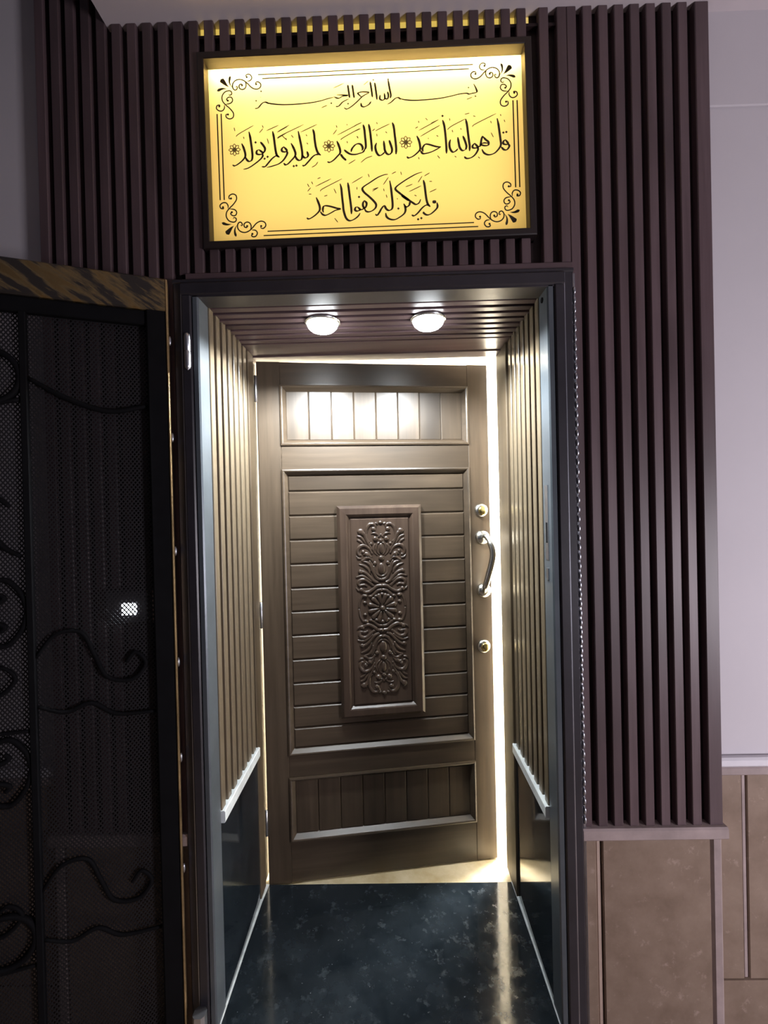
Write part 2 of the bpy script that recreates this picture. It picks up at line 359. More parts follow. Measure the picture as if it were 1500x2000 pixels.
# ------------------------------------------------------------------ traced print (tenths of a millimetre on the sign face)
STROKES= [[2,46,[-3774,218,-3717,77,-3677,-89,-3687,-186,-3763,-281,-3882,-374,-4000,-434,-4075,-406]],[2,46,[-3544,559,-3513,394,-3490,197,-3468,-33,-3465,-196,-3496,-293,-3572,-322,-3638,-270,-3675,-187]],[2,46,[-3267,15,-3185,-54,-3144,-97,-3244,-133,-3335,-104,-3326,-23,-3267,15]],[2,46,[-3160,-112,-3161,-194,-3246,-288,-3414,-411,-3599,-517,-3750,-551]],[2,46,[-3214,241,-3140,148,-3083,48,-3093,-34,-3144,-97]],[2,46,[-2836,542,-2805,361,-2783,132,-2761,-65,-2729,-181,-2655,-241]],[2,46,[-2680,-215,-2762,-195,-2880,-272,-2998,-397,-3099,-498,-3199,-494]],[2,46,[-2523,69,-2433,-41,-2475,-88,-2566,-68,-2581,-2,-2523,69]],[2,46,[-2425,-58,-2426,-156,-2528,-314,-2662,-422,-2828,-480,-3045,-527]],[2,46,[-2298,164,-2225,14,-2177,-134,-2195,-231,-2313,-356,-2413,-449,-2488,-470,-2537,-419]],[2,46,[-2070,511,-2031,282,-1993,52,-1971,-176,-1998,-321,-2073,-358,-2147,-306,-2187,-199]],[2,46,[-1972,-209,-1915,-284,-1841,-280,-1799,-216,-1830,-101]],[2,46,[-1632,547,-1601,424,-1587,229,-1557,0,-1502,-165,-1420,-234]],[2,46,[-1486,-214,-1568,-211,-1668,-271,-1801,-411,-1918,-520,-1984,-509]],[2,46,[-930,165,-883,50,-844,-82,-845,-195,-929,-288,-1045,-396,-1160,-456,-1234,-436]],[2,46,[-829,-228,-765,-328,-668,-421]],[2,46,[-721,-103,-649,-171,-535,-241,-388,-256,-257,-230,-159,-194,-93,-100]],[2,46,[-518,-177,-484,-82,-384,27,-286,55,-205,18,-166,-80,-191,-152]],[2,46,[-129,616,-99,477,-85,266,-72,72,-74,-57,-116,-136]],[2,46,[34,624,64,453,85,226,101,-1,108,-195]],[2,46,[253,57,211,-54,233,-200,289,-300,353,-319,435,-274,476,-228]],[2,46,[465,111,479,-50,493,-180,549,-279,629,-299,695,-238]],[2,46,[627,120,674,-27,704,-157,687,-269]],[2,46,[740,638,779,499,800,257,820,30,829,-163,816,-307]],[2,46,[1453,210,1507,79,1537,-67,1535,-196,1437,-303,1307,-394,1185,-429,1138,-386]],[2,46,[1543,-228,1614,-319,1727,-317,1888,-276,2017,-218,2162,-144]],[2,46,[1623,-264,1608,-167,1682,-58,1779,-54,1923,-101,2050,-139,2162,-144]],[2,46,[2232,644,2274,480,2298,245,2312,10,2318,-206,2315,-350]],[2,46,[2448,58,2410,-67,2426,-211,2496,-313,2586,-291,2659,-222]],[2,46,[2664,119,2688,-62,2713,-189,2784,-282,2874,-268]],[2,46,[2817,148,2878,-16,2911,-162,2883,-268]],[2,46,[2915,647,2948,465,2971,213,2994,-22,3010,-166,2998,-309]],[2,46,[3154,-83,3233,-177,3251,-213,3125,-225,3090,-170,3154,-83]],[2,46,[3242,-213,3249,-285,3158,-424,3031,-508,2906,-521,2835,-464]],[2,46,[3399,121,3361,15,3332,-127,3305,-180,3251,-195]],[2,46,[3399,112,3486,9,3566,-66,3555,-156,3448,-169,3341,-128,3431,-87,3556,-102]],[2,46,[3844,619,3877,438,3900,222,3923,6,3929,-173,3838,-312,3712,-414,3551,-442,3427,-383,3366,-272]],[2,46,[4065,-18,4143,-129,4107,-163,4010,-141,4011,-69,4065,-18]],[2,46,[4152,-147,4177,-220,4105,-315,4016,-311,3937,-227]],[3,46,[-1602,-1475,-1546,-1623,-1507,-1755,-1516,-1868,-1617,-1977,-1749,-2069,-1849,-2106,-1906,-2071]],[3,46,[-1402,-1937,-1418,-1855,-1392,-1759,-1317,-1738,-1170,-1768,-1007,-1823,-893,-1852,-1041,-1886,-1189,-1961,-1338,-2020,-1436,-1984,-1492,-1901]],[3,46,[-874,-1101,-844,-1247,-830,-1474,-809,-1734,-795,-1912,-733,-2124,-636,-2209,-505,-2181,-373,-2090,-307,-1996]],[3,46,[-645,-1078,-623,-1257,-602,-1484,-580,-1711,-566,-1872,-568,-2018]],[3,46,[-386,-1807,-306,-1899,-404,-1935,-460,-1893,-435,-1829,-386,-1807]],[3,46,[-338,-1906,-224,-1886,-174,-1840]],[3,46,[-171,-1630,-107,-1713,-125,-1809,-175,-1856,-214,-1790,-213,-1709,-171,-1630]],[3,46,[-174,-1840,-143,-1937,-62,-1973,52,-1945,150,-1868,176,-1773,121,-1674,-23,-1523,-152,-1405,-216,-1306,-182,-1227,15,-1106,245,-970,440,-898,557,-887]],[3,46,[144,-2045,192,-2087,266,-2002,333,-1892,415,-1815,478,-1914,559,-1957,649,-1904,667,-1760,654,-1535,633,-1277,604,-1074]],[3,46,[452,-2025,475,-2139,571,-2215,716,-2236,863,-2170,993,-2078,1043,-1984,1037,-1871,998,-1774]],[3,46,[1021,-1855,1093,-1874,1167,-1812,1176,-1732]],[3,46,[1575,-867,1414,-908,1170,-1026,942,-1161,795,-1267,770,-1347,874,-1447,1033,-1582,1161,-1684,1256,-1752,1352,-1812,1449,-1776,1507,-1666]],[3,46,[1604,-1101,1634,-1254,1655,-1479,1676,-1672,1714,-1818,1785,-1901]],[3,46,[1737,-1851,1657,-1848,1543,-1923,1413,-2062,1299,-2146,1219,-2119]],[3,46,[1987,-1781,1993,-1925,1879,-2049,1765,-2124,1669,-2136,1589,-2085,1574,-2037]],[3,80,[1908,-1714,1907,-1810]],[3,60,[937,-1514,1065,-1616,1161,-1684]],[1,34,[-3343,1234,-3243,1253,-3116,1382,-3016,1413,-2917,1359]],[1,34,[-2991,1400,-2842,1355,-2519,1314,-2146,1308,-1749,1324,-1403,1368,-1155,1428,-958,1467]],[1,34,[-958,1467,-835,1424,-712,1478,-552,1499,-883,1531]],[1,34,[-529,1396,-714,1308,-838,1193,-925,1185]],[1,34,[-547,1810,-526,1615,-504,1419]],[1,34,[-412,1803,-391,1608,-369,1412]],[1,34,[-148,1425,-245,1527,-232,1563,-97,1580,73,1554,-50,1488,-148,1425,-272,1310,-446,1173,-594,1096,-679,1136]],[1,34,[-175,1257,-152,1158,-55,1141,69,1208,131,1289]],[1,34,[121,1872,154,1628,175,1408]],[1,34,[255,1841,287,1572,308,1329]],[1,34,[408,1469,394,1349,478,1308,540,1365,530,1511]],[1,34,[540,1365,613,1337,651,1432,628,1554]],[1,34,[657,1892,690,1648,724,1453,698,1357]],[1,34,[610,1180,721,1235,844,1338,941,1364,1013,1305]],[1,34,[965,1344,1134,1291,1424,1260,1811,1264,2148,1283,2461,1327,2750,1384,2966,1397,3037,1369,3133,1388,3265,1417,3254,1514,3185,1661]],['m',17,[-3986,703,-3962,596]],['m',17,[-3939,431,-3837,516,-3400,741]],['m',17,[-3713,420,-3697,354]],['m',17,[-3141,736,-3109,653]],['m',17,[-3236,512,-3118,637]],['m',17,[-3019,567,-2651,712]],['m',17,[-3005,338,-2965,173]],['m',17,[-2704,503,-2403,652]],['m',17,[-2698,323,-2405,489]],['m',17,[-2572,415,-2441,279]],['m',17,[-2683,524,-2332,703]],['m',17,[-2685,313,-2618,391,-1902,699]],['m',17,[-2004,476,-1498,687]],['m',17,[-2445,326,-2429,260]],['m',17,[-2286,408,-2221,323]],['m',17,[-1840,403,-1816,353]],['m',17,[-1827,159,-1794,108]],['m',17,[-932,635,-909,561]],['m',17,[-1034,365,-918,505]],['m',17,[-903,342,-245,651]],['m',17,[-807,192,-741,254,-247,505]],['m',17,[-1513,-424,-1589,-518,-1705,-578]],['m',17,[-391,-409,-605,-529]],['m',17,[-621,653,-597,619]],['m',17,[-324,283,-292,216]],['m',17,[-628,151,-612,86]],['m',17,[-399,588,-169,682]],['m',17,[-401,427,-204,506]],['m',17,[270,669,294,611]],['m',17,[137,417,219,478]],['m',17,[234,413,381,486,659,602]],['m',17,[265,330,272,249]],['m',17,[526,382,574,332]],['m',17,[-338,278,-289,252]],['m',17,[1516,656,1531,591]],['m',17,[1726,726,1790,659]],['m',17,[1512,367,2030,615]],['m',17,[1557,189,2027,439]],['m',17,[1416,436,1497,481]],['m',17,[110,-324,-70,-380,-235,-502]],['m',17,[1781,130,1805,113]],['m',17,[1484,-418,1499,-483]],['m',17,[1878,562,2115,659]],['m',17,[1875,355,2148,495]],['m',17,[2439,688,2447,616]],['m',17,[2362,350,2490,452,2906,647]],['m',17,[2890,783,3034,812]],['m',17,[3140,726,3212,704]],['m',17,[2506,343,2523,270]],['m',17,[2758,385,2775,330]],['m',17,[3099,404,3208,489,3820,764]],['m',17,[3647,557,3673,484]],['m',17,[3944,740,3961,685]],['m',17,[4048,573,4073,500]],['m',17,[3650,216,3719,70]],['m',17,[2035,203,2089,165]],['m',17,[2044,-392,2115,-485]],['m',17,[2557,-433,2601,-471]],['m',17,[3246,-482,3299,-538]],['m',17,[-1851,-1059,-1803,-1159]],['m',17,[-1854,-1287,-1754,-1177]],['m',17,[-1727,-1000,-1687,-1083]],['m',17,[-1545,-926,-1454,-890]],['m',17,[-1614,-1151,-1142,-944]],['m',17,[-1476,-1302,-1393,-1225,-815,-958]],['m',17,[-1822,-1369,-1740,-1372]],['m',17,[-1363,-1453,-1264,-1424]],['m',17,[-1065,-1238,-1001,-1386]],['m',17,[-523,-1099,-194,-919]],['m',17,[-30,-846,1,-944]],['m',17,[-377,-1218,-379,-1299]],['m',17,[76,-1366,257,-1261]],['m',17,[-1077,-2111,-980,-2244]],['m',17,[672,-876,802,-817]],['m',17,[939,-823,962,-921]],['m',17,[408,-1187,573,-968]],['m',17,[81,-1318,261,-1261]],['m',17,[414,-1300,429,-1381]],['m',17,[485,-1480,508,-1577]],['m',17,[1070,-1279,1281,-1207]],['m',17,[1164,-1427,1537,-1266]],['m',17,[1442,-1166,1574,-979]],['m',17,[1638,-982,1800,-893]],['m',17,[1780,-1148,1860,-1152]],['m',17,[1775,-1468,1985,-1381]],['m',17,[807,-1605,822,-1638]],['m',17,[1324,-1530,1388,-1565]],['m',17,[-978,1735,-657,1865]],['m',17,[-1356,1170,-1182,1235]],['m',17,[-3164,1580,-3152,1555]],['m',17,[2963,1217,3131,1280]],['m',17,[-76,1785,72,1899]]]
DOTS= [[2,-3104,-262],[2,-3012,-209],[2,-3356,232],[2,-2240,-522],[2,-2158,-509],[2,4015,190],[2,4104,204],[2,2233,762],[3,-325,-1519],[3,834,-1912],[3,1410,-2255],[3,1507,-2226],[1,-3137,1738],[1,-3296,1464],[1,-555,1252],[1,-1054,1289],[1,3227,1299],[1,3028,1561],[1,219,1920],[1,658,1916]]
FLOWERS= [[-3994,40,178],[-1170,23,182],[1120,32,186]]
CORNER= [[1,75,[-4100,1951,-4181,2023,-4256,2107,-4331,2191]],[1,42,[-4170,1896,-4246,1907,-4334,1896,-4455,1847]],[1,36,[-3994,1927,-4062,2036,-4073,2147,-4040,2274]],[0,0,[-3893,1928,-3868,1958,-3843,1926,-3869,1865,-3932,1856,-3981,1921,-3980,2031,-3903,2126,-3777,2162,-3652,2125,-3540,2033,-3416,1903,-3279,1847,-3166,1890,-3140,1987,-3214,2064,-3289,2044,-3278,1994]],[0,0,[-3564,2095,-3451,2114,-3400,2197,-3449,2286,-3524,2302,-3575,2268,-3550,2217]],[0,0,[-3602,2085,-3578,1985,-3617,1889,-3705,1857,-3786,1910,-3779,1996,-3716,2017,-3698,1979]],[0,0,[-4109,1743,-4084,1704,-4021,1738,-4033,1812,-4108,1841,-4234,1798,-4311,1679,-4301,1543,-4214,1428,-4089,1311,-3990,1171,-4004,1048,-4106,1004,-4206,1058,-4205,1144,-4154,1136]],[0,0,[-4214,1440,-4062,1469,-3998,1552,-4035,1640,-4123,1645,-4180,1586,-4143,1547]],[0,0,[-4252,1430,-4253,1331,-4317,1255,-4417,1260,-4492,1331,-4466,1416,-4390,1425,-4403,1388]]]

# ================================================================== large structure
ZS = 0.575          # underside of the slat cladding
XR = 0.502          # half width of the recess
YB = 0.525          # back of the recess
HC = 2.15           # recess ceiling
TOP = 3.25

wf = struct('wall_front', MB().box(-3.2, -0.535, 0.06, YB, -0.12, TOP).box(0.535, 3.2, 0.06, YB, -0.12, TOP).box(-0.535, 0.535, 0.16, YB, 2.19, TOP), M['plaster'])
# plain plaster band that steps out slightly at the top of the right-hand wall
obj('plaster_band', MB().cbox(0.995, 3.2, 0.052, 0.06, 2.69, TOP, 0.003, 0), M['plaster'], wf)
# soffit in front of the entrance
struct('ceiling', MB().box(-0.766, 1.6, -2.6, 0.06, 2.967, 3.2), M['soffit'])

# slat cladding on the front wall
obj('backing_board', MB().box(-0.981, -0.576, 0.045, 0.06, ZS, TOP).box(-0.576, -0.497, 0.045, 0.06, 2.2, TOP)
    .box(0.582, 0.992, 0.045, 0.06, ZS, TOP).box(0.482, 0.582, 0.045, 0.06, 2.2, TOP)
    .box(-0.497, 0.482, 0.045, 0.06, 2.2, 2.300).box(-0.497, 0.482, 0.045, 0.06, 2.868, 2.93), M['slat_back'], wf)
PITCH, SW = 0.0457, 0.0278
meshes = {}
def slat(xr, z0, z1, w=SW):
    key = (round(z0, 3), round(z1, 3), round(w, 4))
    if key not in meshes:
        meshes[key] = MB().cbox(-w, 0, 0.0, 0.0255, 0, z1 - z0, 0.0022).mesh('slat', M['slat_v'])
    link('slat', meshes[key], wf, (xr, 0.02, z0))
for k in range(0, 11):
    x = -0.493 - PITCH * k
    if x > -0.56: slat(x, 2.225, 2.965)
    else: slat(x, ZS, 2.965 if x - SW > -0.766 else TOP)
for k in range(1, 22):
    x = -0.493 + PITCH * k
    slat(x, 2.225, 2.300)
    slat(x, 2.868, 2.965)
for x in (0.531, 0.583): slat(x, 2.225, 2.965)
for j in range(0, 8): slat(0.931 - PITCH * (7 - j), ZS, 2.965)
slat(0.992, ZS, 2.965, 0.040)
obj('top_rail', MB().box(-0.512, 0.585, 0.030, 0.045, 2.922, 2.931), M['slat_back'], wf)
obj('bottom_rail', MB().cbox(-0.545, 0.583, 0.014, 0.045, 2.203, 2.2265, 0.003, 0), M['slat_h'], wf)

# recess: side walls with slats, sill and granite, ceiling with slats
SY0, SP, SWJ, NJ = 0.077, 0.0545, 0.0325, 7
for side, nm in ((-1, 'wall_left'), (1, 'wall_right')):
    a, b = sorted((side * 0.516, side * 0.535))
    w = struct(nm, MB().box(a, b, 0.07, YB, 0.0, 2.19), M['slat_back'])
    me = MB()
    a, b = sorted((side * XR, side * 0.516))
    me.cbox(a, b, 0, SWJ, 0.60, 2.186, 0.002)
    me = me.mesh('slat', M['jamb_slat'])
    for k in range(NJ): link('slat', me, w, (0, SY0 + SP * k, 0))
    obj('casing_board', MB().cbox(min(side * 0.496, side * 0.516), max(side * 0.496, side * 0.516), 0.452, 0.605, 0.0, 2.186, 0.002)
        if side > 0 else MB().cbox(-0.530, -0.5075, 0.520, 0.590, 0.0, 2.186, 0.002).cbox(-0.530, -0.5005, 0.452, 0.520, 0.0, 2.186, 0.002), M['casing'], w)
    a, b = sorted((side * 0.504, side * 0.516))
    obj('granite_slab', MB().box(a, b, 0.072, 0.452, 0.0, 0.563), M['granite'], w)
    a, b = sorted((side * 0.492, side * 0.516))
    o = obj('trim_%d' % (1 if side < 0 else 2), MB().cbox(a, b, 0.074, 0.455, 0.563, 0.600, 0.003, 1), M['sill'])
    o['kind'] = 'structure'; o['label'] = 'pale grey marble sill strip on the %s side of the doorway' % ('left' if side < 0 else 'right')
c2 = struct('ceiling.001', MB().box(-0.535, 0.535, 0.07, YB, 2.166, 2.19), M['slat_back'])
me = MB().cbox(-0.516, 0.516, 0, 0.0295, HC, 2.166, 0.002, 0).mesh('slat', M['slat_h'])
for k in range(7): link('slat', me, c2, (0, 0.084 + PITCH * k, 0))
obj('flat_board', MB().cbox(-0.516, 0.516, 0.398, YB, HC, 2.166, 0.002, 0), M['slat_h'], c2)
obj('lintel_board', MB().cbox(-0.516, 0.516, YB, 0.60, 2.145, 2.19, 0.003, 0), M['slat_h'], c2)
fl = struct('floor', MB().box(-0.535, 0.535, -0.02, YB, -0.06, 0.0).box(-0.535, 0.535, 0.10, YB, -0.12, -0.06), M['granite_floor'])
for side in (-1, 1):
    pts = [(side * 0.4995, 0.0), (side * 0.4985, 0.25), (side * 0.4955, 0.44), (side * (0.493 if side > 0 else 0.489), YB)]
    g = MB()
    for (x0, y0), (x1, y1) in zip(pts[:-1], pts[1:]):
        e = side * 0.504
        g.add([(x0, y0, 0.0), (e, y0, 0.0), (e, y1, 0.0), (x1, y1, 0.0), (x0, y0, 0.0025), (e, y0, 0.004), (e, y1, 0.004), (x1, y1, 0.0025)],
              [(0, 1, 2, 3), (4, 5, 6, 7), (0, 1, 5, 4), (1, 2, 6, 5), (2, 3, 7, 6), (3, 0, 4, 7)])
    obj('sealant_line', g, M['grout'], fl)
struct('floor.001', MB().box(-3.0, 3.5, YB, 4.2, -0.12, -0.018), M['marble'])
struct('floor.002', MB().box(-3.2, 3.2, -4.5, 0.06, -0.24, -0.12), M['stone'])
# the bright room behind the door
struct('wall_back', MB().box(-3.0, 3.5, 4.2, 4.3, -0.12, 2.8).box(-3.1, -3.0, YB, 4.3, -0.12, 2.8).box(3.5, 3.6, YB, 4.3, -0.12, 2.8)
       .box(-3.0, -0.535, YB, 0.60, -0.12, 2.8).box(0.535, 3.5, YB, 0.60, -0.12, 2.8).box(-0.535, 0.535, YB, 0.60, 2.19, 2.8), M['roomwhite'])
struct('ceiling.002', MB().box(-3.1, 3.6, YB, 4.3, 2.8, 2.9), M['roomwhite'])

# stone dado either side of the entrance
def pilaster(side):
    def bx(a, b, y0, y1, z0, z1, c=0.003):
        a, b = sorted((side * a, side * b)); return MB().cbox(a, b, y0, y1, z0, z1, c)
    w = 'wall_front'
    obj('tile_bed', bx(0.582, 0.985, 0.040, 0.06, -0.12, 0.54), M['cream'], wf)
    obj('tile', bx(0.582, 0.622, 0.022, 0.04, -0.12, 0.538), M['stone'], wf)
    obj('joint_strip', bx(0.6235, 0.6375, 0.029, 0.04, -0.12, 0.538), M['cream'], wf)
    obj('tile', bx(0.640, 0.955, 0.022, 0.04, -0.12, 0.538), M['stone'], wf)
    obj('corner_strip', bx(0.957, 0.992, 0.022, 0.06, -0.12, 0.538, 0.008), M['cap'], wf)
    a, b = sorted((side * 0.580, side * 0.998))
    obj('cap_stone', MB().cbox(a, b, 0.006, 0.06, 0.538, 0.574, 0.005, 0), M['cap'], wf)
    # wainscot of the plain wall further out
    for x0, x1 in ((0.993, 1.068), (1.082, 1.62), (1.634, 2.2), (2.214, 3.0)):
        obj('tile', bx(x0, x1, 0.048, 0.06, 0.092, 0.708), M['stone'], wf)
    for x in (1.068, 1.62, 2.2):
        obj('joint_strip', bx(x, x + 0.014, 0.052, 0.06, 0.092, 0.708), M['cap'], wf)
    for x0, x1 in ((0.993, 1.34), (1.344, 2.0), (2.004, 3.0)):
        obj('tile', bx(x0, x1, 0.046, 0.06, -0.12, 0.088), M['stone'], wf)
    a, b = sorted((side * 0.993, side * 3.0))
    obj('dado_lower_trim', MB().cbox(a, b, 0.036, 0.06, 0.708, 0.732, 0.003, 0), M['cap'], wf)
    obj('dado_upper_trim', MB().cbox(a, b, 0.034, 0.06, 0.732, 0.760, 0.006, 0), M['whitecap'], wf)
pilaster(1); pilaster(-1)

# ================================================================== steel door frame
df = thing('steel_door_frame', 'black steel door frame lining the front edge of the recessed doorway', 'door frame', (0, 0, 0))
for side in (-1, 1):
    s = side
    def bx(a, b, y0, y1, z0, z1, c=0.003):
        a, b = sorted((s * a, s * b)); return MB().cbox(a, b, y0, y1, z0, z1, c)
    p = obj('post', MB(), M['black_metal'], df)
    mb = MB()
    for a, b, y0, y1 in ((0.522, 0.551, -0.010, 0.058), (0.5512, 0.579, 0.002, 0.058)):
        z1 = 2.1495 if a < 0.55 else 2.190
        a, b = sorted((s * a, s * b)); mb.cbox(a, b, y0, y1, -0.118, z1, 0.004)
    p.data = mb.mesh('post', M['black_metal'])
    obj('reveal_strip', bx(XR, 0.522, -0.006, 0.069, 0.002, 2.150, 0.004), M['grey_metal'], df)['label'] = 'grey steel strip facing into the doorway'
    obj('edge_bead', bx(0.5505, 0.5545, -0.004, 0.003, -0.118, 2.186, 0.001), M['steel'], p)
h = obj('header', MB().cbox(-0.551, 0.551, -0.010, 0.058, 2.150, 2.190, 0.006, 0).cbox(-0.579, 0.581, 0.000, 0.045, 2.190, 2.2025, 0.003, 0), M['black_metal'], df)
obj('header_soffit', MB().cbox(-0.522, 0.522, -0.006, 0.069, 2.146, 2.152, 0.001, 0), M['black_metal'], df)
# twisted rope bead on the outer edge of the right post
mb = MB()
z = 0.60; k = 0
while z < 2.165:
    mb.ball((0.5855, 0.010, z), 0.0052, 0.006, 0.0115, 8, 6); z += 0.0275
mb.cbox(0.5815, 0.5895, 0.012, 0.022, -0.118, 2.19, 0.001)
obj('rope_bead', mb, M['steel'], df, True)
obj('strike_plate', MB().cbox(0.4995, 0.503, 0.02, 0.045, 1.36, 1.58, 0.001).cbox(0.4990, 0.503, 0.024, 0.041, 1.30, 1.335, 0.001), M['steel'], df)
obj('bolt_hole', MB().cbox(0.4985, 0.501, 0.026, 0.038, 1.41, 1.47, 0.001).lathe([(0.008, 0.4988), (0.008, 0.503)], 0, (0, 0.035, 2.125), 12), M['iron'], df)
hb = MB().lathe([(0.0, 1.932), (0.0075, 1.938), (0.0085, 1.945), (0.0085, 1.985), (0.007, 1.987), (0.0085, 1.989), (0.0085, 2.028), (0.0070, 2.036), (0.0, 2.040)], 2, (-0.531, -0.0185, 0), 14)
obj('hinge_barrel', hb, M['steel'], df, True)
obj('floor_bracket', MB().cbox(-0.560, -0.525, -0.045, -0.010, 0.040, 0.085, 0.008), M['steel'], df)

# ================================================================== wooden door
ANG = math.radians(7.95)
door = thing('door_1', 'wooden panelled door with a carved centre panel, standing ajar', 'door', (-0.497, 0.535, 0.0), (0, 0, ANG))
door['kind'] = 'structure'
DV, DH = M['door_v'], M['door_h']
W0, W1 = 0.004, 0.979
obj('core', MB().box(0.06, 0.93, 0.022, 0.040, 0.02, 2.11), M['door_v'], door)
obj('stile', MB().cbox(W0, 0.098, 0, 0.045, -0.012, 2.132, 0.003), DV, door)
obj('stile', MB().cbox(0.886, W1, 0, 0.045, -0.012, 2.132, 0.003), DV, door)
for z0, z1 in ((2.036, 2.132), (1.690, 1.792), (0.421, 0.515), (-0.012, 0.160)):
    obj('rail', MB().cbox(0.098, 0.886, 0.0006, 0.0445, z0, z1, 0.003, 0), DH, door)
for z0, z1 in ((1.792, 2.036), (0.515, 1.690), (0.160, 0.421)):
    obj('moulding', MB().frame(0.096, 0.888, z0 - 0.002, z1 + 0.002, [(0.0, 0.001), (0.0, -0.006), (0.006, -0.008), (0.010, -0.006), (0.026, 0.017), (0.026, 0.024), (0.0, 0.024)]), DH, door)
def vplanks(z0, z1):
    n = 8; a, b = 0.118, 0.866; w = (b - a) / n
    me = MB().panel(0, w - 0.0008, z0, z1, 0.024, 0.012, 0.0035).mesh('plank', DV)
    for i in range(n): link('plank', me, door, (a + i * w, 0, 0))
vplanks(1.812, 2.016)
vplanks(0.182, 0.400)
zs = [0.538] + [0.6205 + 0.1 * i * 0.98 for i in range(11)] + [1.668]
zs = [0.538, 0.621, 0.711, 0.807, 0.905, 1.005, 1.104, 1.201, 1.300, 1.400, 1.500, 1.601, 1.668]
for a, b in zip(zs[:-1], zs[1:]):
    obj('plank', MB().panel(0.118, 0.866, a + 0.0008, b - 0.0008, 0.024, 0.009, 0.006), DH, door)
# carved centre block
cb = obj('carved_panel', MB().frame(0.316, 0.671, 0.652, 1.537, [(0.0, 0.012), (0.0, -0.006), (0.012, -0.018), (0.036, -0.019), (0.041, -0.016), (0.050, -0.004), (0.050, 0.012)])
         .panel(0.360, 0.627, 0.696, 1.493, 0.012, -0.0045, 0.001).panel(0.368, 0.619, 0.704, 1.485, 0.012, -0.0105, 0.006), M['carve'], door)
K = 0.000252
CX, CZ, CY = 0.497, 1.107, -0.0105
carv = MB()
def cst(pts, r0, r1=None, r2=None, mir=True):
    """one carved stroke: points in (distance from axis, height above centre); mirrored into four quadrants"""
    r1 = r0 if r1 is None else r1; r2 = r1 if r2 is None else r2
    P = smooth_line([(a, b, 0) for a, b in pts], 5)
    n = len(P)
    rr = []
    for i in range(n):
        t = i / (n - 1)
        r = r0 + (r1 - r0) * t * 2 if t < 0.5 else r1 + (r2 - r1) * (t - 0.5) * 2
        rr.append(r * K)
    for sx in (1, -1):
        for sz in (1, -1):
            carv.tube([(CX + sx * p.x * K, CY, CZ + sz * p.y * K) for p in P], rr, 8, True, (1, 0.75))
def cba(a, b, rx, rz=None):
    rz = rx if rz is None else rz
    for sx in ((1, -1) if a > 1 else (1,)):
        for sz in ((1, -1) if b > 1 else (1,)):
            carv.ball((CX + sx * a * K, CY, CZ + sz * b * K), rx * K, 0.008 * min(1.0, rx / 45), rz * K, 12, 8)
Q = lambda txt: [(float(t.split(',')[0]), 1790 - float(t.split(',')[1])) for t in txt.split()]
# palmette at the tip
cba(0, 1790 - 372, 42, 34)
cst(Q('45,395 80,385 110,400'), 22, 26, 14)
cst(Q('105,470 90,425 130,395 190,405 235,470 250,560 238,640 195,700'), 22, 34, 20)
cba(118, 1790 - 478, 42); cba(160, 1790 - 722, 28)
cba(92, 1790 - 640, 46); cst(Q('30,600 70,560 120,545 165,560'), 14, 26, 10)
cba(0, 1790 - 672, 38); cst(Q('0,560 25,600 60,610'), 14, 20, 10)
# bud
carv_b = Q('0,700 55,720 78,790 62,860 25,905'); cst(carv_b, 14, 22, 14)
cba(0, 1790 - 800, 42, 95)
cst(Q('95,725 125,790 115,860 60,920'), 12, 22, 10)
# feathered leaf
cst(Q('330,520 270,570 245,650 200,735 150,830'), 40, 30, 14)
cba(335, 1790 - 515, 58, 52)
cst(Q('395,585 330,610 270,690 235,745'), 18, 26, 12); cst(Q('395,650 340,680 285,735'), 18, 26, 14)
# big scroll
cst(Q('150,890 190,810 250,760 320,748 375,790 392,850 370,900 330,905'), 18, 36, 18)
cst(Q('418,915 385,955 335,965'), 10, 24, 16); cba(300, 1790 - 850, 34)
cst(Q('165,960 205,905 255,880 300,900'), 20, 36, 20); cba(232, 1790 - 900, 42)
cst(Q('140,1020 180,965 240,950 290,985 330,1000'), 18, 30, 18)
cst(Q('165,1180 180,1090 240,1030 330,1005'), 18, 28, 14)
cst(Q('190,1220 225,1140 290,1085 375,1055'), 18, 28, 14)
cst(Q('0,1322 70,1302 120,1230 150,1150 168,1060 200,1000'), 30, 28, 18)
cst(Q('60,1372 140,1335 225,1240 290,1190 360,1172'), 28, 30, 28); cba(352, 1790 - 1178, 42, 38)
cst(Q('165,1352 250,1290 330,1250 430,1272'), 22, 30, 16)
cst(Q('140,1425 200,1370 270,1318 340,1312 388,1350 372,1405 300,1395 250,1420'), 22, 34, 18)
cst(Q('430,1440 405,1475 365,1500'), 10, 22, 14)
# second bud
cba(0, 1790 - 962, 52, 46); cba(108, 1790 - 1045, 36)
cst(Q('130,1090 108,1190 55,1245 0,1266'), 14, 22, 18); cba(0, 1790 - 1140, 62, 100)
# bands
cst(Q('0,1420 80,1426 140,1470 210,1512 280,1520 345,1480'), 32, 32, 28); cba(345, 1790 - 1480, 40)
cst(Q('0,1492 70,1502 140,1560 205,1598'), 28, 28, 22)
# side brackets and outer beads
cst(Q('250,1562 320,1575 372,1670 388,1790'), 22, 22, 20)
cba(195, 1790 - 1590, 40, 26); cba(285, 1790 - 1580, 46, 30); cba(290, 1790 - 1690, 38, 28); cba(0, 1790 - 1562, 40, 30); cba(102, 1790 - 1592, 38, 30)
# rosette
carv.ball((CX, CY, CZ), 42 * K, 0.012, 42 * K, 14, 8)
for i in range(12):
    t = 2 * PI * (i + 0.5) / 12
    P = [(CX + math.cos(t) * r * K, CY - 0.001, CZ + math.sin(t) * r * K) for r in (50, 90, 140, 190, 225, 250)]
    carv.tube(P, [9 * K, 20 * K, 32 * K, 42 * K, 42 * K, 16 * K], 10, True, (1, 0.6))
obj('carving', carv, M['carve'], cb, True)
